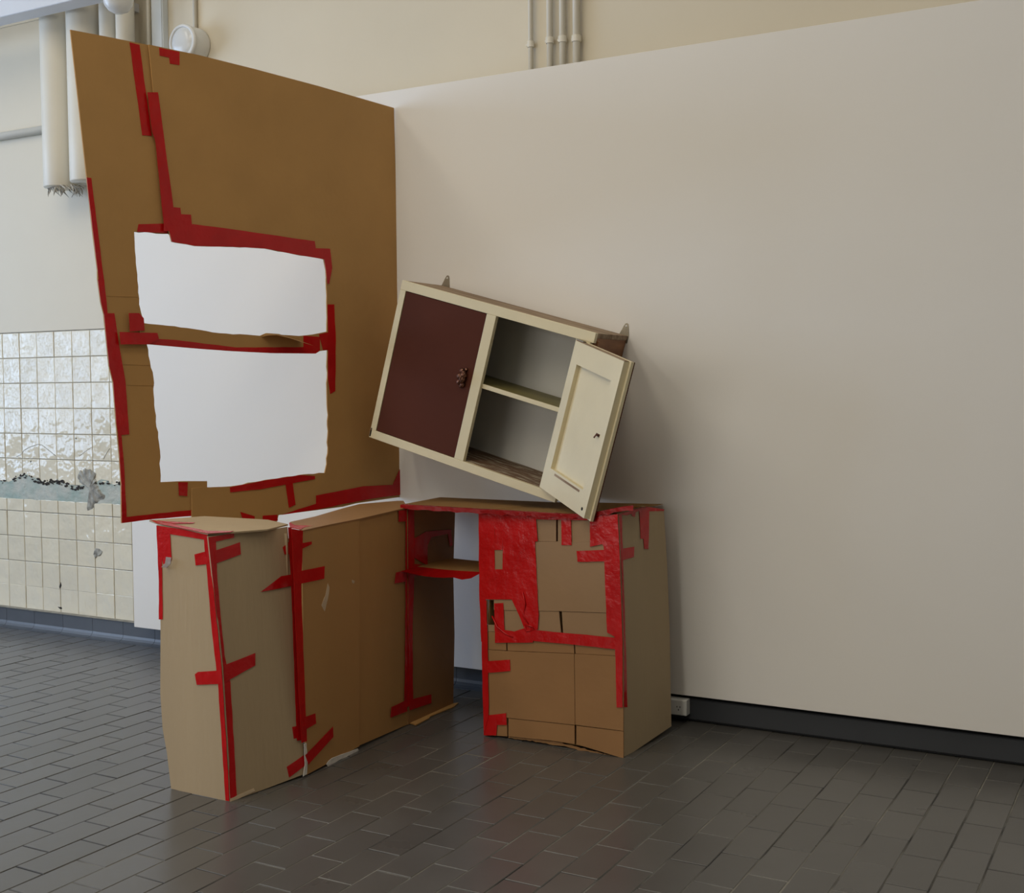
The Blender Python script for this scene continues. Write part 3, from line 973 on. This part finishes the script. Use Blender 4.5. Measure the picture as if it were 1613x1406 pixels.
dp('recessed_panel', rx0 - .001, rx1 + .001, .0165, .0215, rz0 - .001, rz1 + .001, M['cream'])
dp('outer_lip', .004, DW + .010, .0225, .0345, -.006, DH + .004, M['cream'])
dp('outer_facing', .004, DW + .010, .035, .0385, -.006, DH + .004, M['maroon'])
dp('top_edge', .001, DW - .001, .002, .021, DH + .0002, DH + .003, M['wood'])
dp('panel_groove', .09, rx1 - .02, -.0012, .0005, .072, .080, M['wood'], bev=.0004)
dp('hinge', -.004, .05, .004, .018, DH + .003, DH + .008, M['metal'])
bm = bmesh.new()
tube(bm, [(rx1 + .012, .002, .292), (rx1 + .012, -.010, .292), (rx1 + .006, -.012, .280)], .0032, 8)
bx(bm, rx1 - .004, rx1 + .020, -.0015, .001, .286, .296)
fin('latch', bm, M['bronze'], rd, local=True)
bm = bmesh.new()
lathe(bm, [(0, .0012), (.006, .0010), (.0065, -.001)], (DW - .028, 0, .026), (0, -1, 0), 12)
fin('screw_hole', bm, M['black'], rd, local=True)
bm = bmesh.new()
lathe(bm, [(.0075, 0), (.0075, .006), (.013, .014), (.012, .022), (0, .026)], (DW - .05, .0385, .29), (0, 1, 0), 14)
fin('knob', bm, M['bronze'], rd, local=True, smooth=True)
# iron hanging ears at the top rear corners
for hx in (.020, .862):
    bm = bmesh.new()
    pr = [(-.020, -.03), (.020, -.03), (.020, .0), (.010, .034), (.006, .043), (0, .046), (-.006, .043), (-.010, .034), (-.020, .0)]
    pts = [(hx + x, CD - .0005, CH + z) for x, z in pr]
    prism(bm, pts, Vector((0, .0022, 0)))
    he = fin('hanging_bracket', bm, M['metal'], cab, local=True)
    bm = bmesh.new()
    lathe(bm, [(0, .002), (.003, .0018), (.0042, 0)], (hx, CD - .0005, CH + .034), (0, -1, 0), 10)
    fin('screw', bm, M['paper'], he, local=True)
cp('side_cleat', CW - .0045, CW + .004, .03, .045, .54, .62, M['wood_red'])

# ================================================================== PIPES AND FITTINGS
def ptx(x, y, Y=YW):
    return wallp(Y).at(x, y)


lab4 = ['leftmost of the four thin cream pipes above the white panel', 'second from the left of the four thin cream pipes above the panel',
        'third from the left of the four thin cream pipes above the panel', 'rightmost of the four thin cream pipes above the white panel']
for (xp, wd_, yc), lb_ in zip(((836, 7, 70), (866, 9, 64), (886, 9, 62), (908, 10.5, 61)), lab4):
    p = ptx(xp, 60)
    r = wd_ / 2 / 350
    y = YW - r - .012
    x = wallp(y).at(xp, 60).x
    zc = wallp(y).at(xp, yc).z
    t = thing('thin_pipe', lb_, 'pipe', (x, y, 2.2), 'thin pipes above the panel')
    tubeo('pipe_run', [(x, y, 2.2), (x, y, 3.2), (x, y, RZ1 - .002)], r, M['pipe'], t)
    bm = bmesh.new()
    lathe(bm, [(r, -.012), (r + .004, -.012), (r + .004, .012), (r, .012)], (x, y, zc), (0, 0, 1), 16)
    bx(bm, x - .005, x + .005, y + r, YW + .001, zc - .008, zc + .008)
    bx(bm, x - .022, x - r, y - .003, y + .003, zc - .004, zc + .004)
    fin('pipe_clamp', bm, M['pipe'], t)


def big_pipe(x0, x1, ybot, label, name='duct_pipe', Yc=None, ztop=RZ1 - .002, mt='pipe', rag=False):
    w = wallp(YW).at(x1, 100).x - wallp(YW).at(x0, 100).x
    r = w * .44
    y = YW - .112
    x = (wallp(y).at(x0, 100).x + wallp(y).at(x1, 100).x) / 2
    zb = wallp(y).at((x0 + x1) / 2, ybot).z
    t = thing(name, label, 'pipe', (x, y, zb), 'large pipes at the upper left')
    bm = bmesh.new()
    tube(bm, [(x, y, zb), (x, y, zb + .006), (x, y, zb + .2), (x, y, (zb + ztop) / 2), (x, y, ztop)], [r * .96, r, r, r, r], 32)
    fin('pipe_run', bm, M[mt], t, smooth=True)
    return t, x, y, zb, r


d1 = big_pipe(71, 111, 297, 'wide cream vertical pipe with a ragged plaster end, leftmost at upper left')
t, x, y, zb, r = d1
bm = bmesh.new()
for i in range(60):
    a = random.uniform(0, 2 * math.pi)
    rr = r * random.uniform(.75, 1.0)
    p = Vector((x + rr * math.cos(a) + .05 * random.random(), y + .8 * rr * math.sin(a), zb + .004))
    q = p + Vector((random.uniform(-.03, .05), random.uniform(-.02, .02), -random.uniform(.01, .05)))
    tube(bm, [p, (p + q) / 2 + Vector((random.uniform(-.01, .01), 0, 0)), q], [.004, .003, .001], 5)
fin('ragged_end', bm, M['fibre'], t, kind='stuff')
big_pipe(113, 157, 288, 'wide cream vertical pipe with a capped end, half hidden by the cardboard edge')
big_pipe(161, 184, 260, 'slimmer cream pipe third from the left behind the cardboard top')
big_pipe(187, 210, 260, 'slimmer cream pipe fourth from the left behind the cardboard top')
# flat trunking and thin conduit
xa_, xb_ = ptx(242, 40).x, ptx(265, 40).x
t = thing('cable_trunking', 'pale blue white flat vertical trunking beside the round lamp', 'trunking', ((xa_ + xb_) / 2, YW, 2.1))
box('trunking_body', xa_ + .02, xb_ + .0, YW - .035, YW + .0005, 2.1, RZ1 - .002, M['trunk'], t, bev=.003)
box('trunking_lid', xa_ + .026, xb_ - .006, YW - .039, YW - .0352, 2.1, RZ1 - .002, M['trunk'], t, bev=.001)
xc = ptx(237, 40).x
o = tubeo('vertical_conduit', [(xc, YW - .012, 2.1), (xc, YW - .012, RZ1 - .002)], .011, M['pipe'])
o['label'], o['category'] = 'thin vertical conduit just left of the pale trunking', 'conduit'
za = ptx(0, 217).z
o = tubeo('horizontal_conduit', [(RX0 + .01, YW - .020, za), (-5.08, YW - .020, za)], .021, M['trunk'])
o['label'], o['category'] = 'horizontal pale conduit on the upper left wall', 'conduit'
bm = bmesh.new()
zz = ptx(0, 45).z
bx(bm, RX0, -5.2, YW - .004, YW + .001, zz, RZ1 - .01)
fin('trim_1', bm, M['plaster'], kind='structure')
# round bulkhead lamp
pc = ptx(311, 74)
lx, lz = pc.x, pc.z
t = thing('bulkhead_lamp', 'round white bulkhead lamp on the wall above the cardboard', 'lamp', (lx, YW, lz))
bm = bmesh.new()
lathe(bm, [(0, 0), (.082, 0), (.084, .01), (.079, .085), (.077, .09)], (lx, YW + .0004, lz), (0, -1, 0), 40)
fin('lamp_body', bm, M['white_plastic'], t, smooth=True)
bm = bmesh.new()
lathe(bm, [(.067, .088), (.081, .088), (.084, .096), (.080, .104), (.069, .106), (.067, .1)], (lx, YW, lz), (0, -1, 0), 40)
fin('lamp_rim', bm, M['white_plastic'], t, smooth=True)
bm = bmesh.new()
lathe(bm, [(.069, .098), (.058, .106), (.045, .112), (.02, .114), (0, .1145)], (lx, YW, lz), (0, -1, 0), 36)
fin('lamp_glass', bm, M['frost'], t, smooth=True)
tubeo('lamp_conduit', [(lx, YW - .012, lz + .075), (lx, YW - .012, RZ1 - .002)], .010, M['pipe'], t)
# glass globe lamp hanging in front of the pipes
gp = wallp(4.02).at(186, -8)
gr_ = .070
t = thing('globe_lamp', 'white glass globe lamp hanging in front of the pipes at the top edge', 'lamp', (gp.x, gp.y, gp.z))
bm = bmesh.new()
lathe(bm, [(0, -.085), (.02, -.083), (.045, -.070), (.062, -.048), (.070, -.015), (.070, .02), (.060, .05), (.04, .06)], gp, (0, 0, 1), 32)
fin('lamp_globe', bm, M['frost'], t, smooth=True)
bm = bmesh.new()
lathe(bm, [(.0, .05), (.05, .05), (.052, .10), (.02, .12), (.012, .13), (.012, RZ1 - gp.z - .001)], gp, (0, 0, 1), 24)
fin('lamp_stem', bm, M['white_plastic'], t, smooth=True)
# pale beam crossing the top left corner
yb = 4.02
zl = wallp(yb).at(0, 27).z
bmx = wallp(yb).at(118, 0).x
t = thing('overhead_beam', 'pale blue white beam crossing the upper left corner', 'beam', (-6.3, yb + .05, zl))
bm = bmesh.new()
bx(bm, RX0 + .005, bmx + .10, yb, yb + .10, zl, zl + .085)
bmesh.ops.bevel(bm, geom=list(bm.edges), offset=.003, segments=1, affect='EDGES')
fin('beam_body', bm, M['beam'], t)
for dx in (0, .28, .56):
    box('beam_clip', -5.50 + dx, -5.44 + dx, yb + .02, yb + .06, zl + .0855, zl + .12, M['metal'], t)
bm = bmesh.new()
for x in (-7.6, -6.2, bmx + .02):
    bx(bm, x, x + .04, yb + .10, YW + .0006, zl + .02, zl + .06)
fin('beam_bracket', bm, M['beam'], t)

# ---- wall socket on the skirting
sy = 4.232
p1, p2 = wallp(sy).at(1081, 1103), wallp(sy).at(1081, 1128)
t = thing('power_socket', 'white double power socket low on the skirting beside the cardboard', 'socket', (p1.x, 4.272, p2.z))
box('socket_box', p1.x - .12, p1.x, sy, 4.2725, p2.z, p1.z, M['white_plastic'], t, bev=.003)
box('face_plate', p1.x - .117, p1.x - .003, sy - .003, sy + .001, p2.z + .003, p1.z - .003, M['white_plastic'], t, bev=.001)
zc = (p1.z + p2.z) / 2
for cx in (-.03, -.085):
    for dx, dz in ((-.006, .003), (.006, .003), (0, -.008)):
        box('socket_slot', p1.x + cx + dx - .0015, p1.x + cx + dx + .0015, sy - .0036, sy - .0025, zc + dz - .003, zc + dz + .003, M['black'], t)
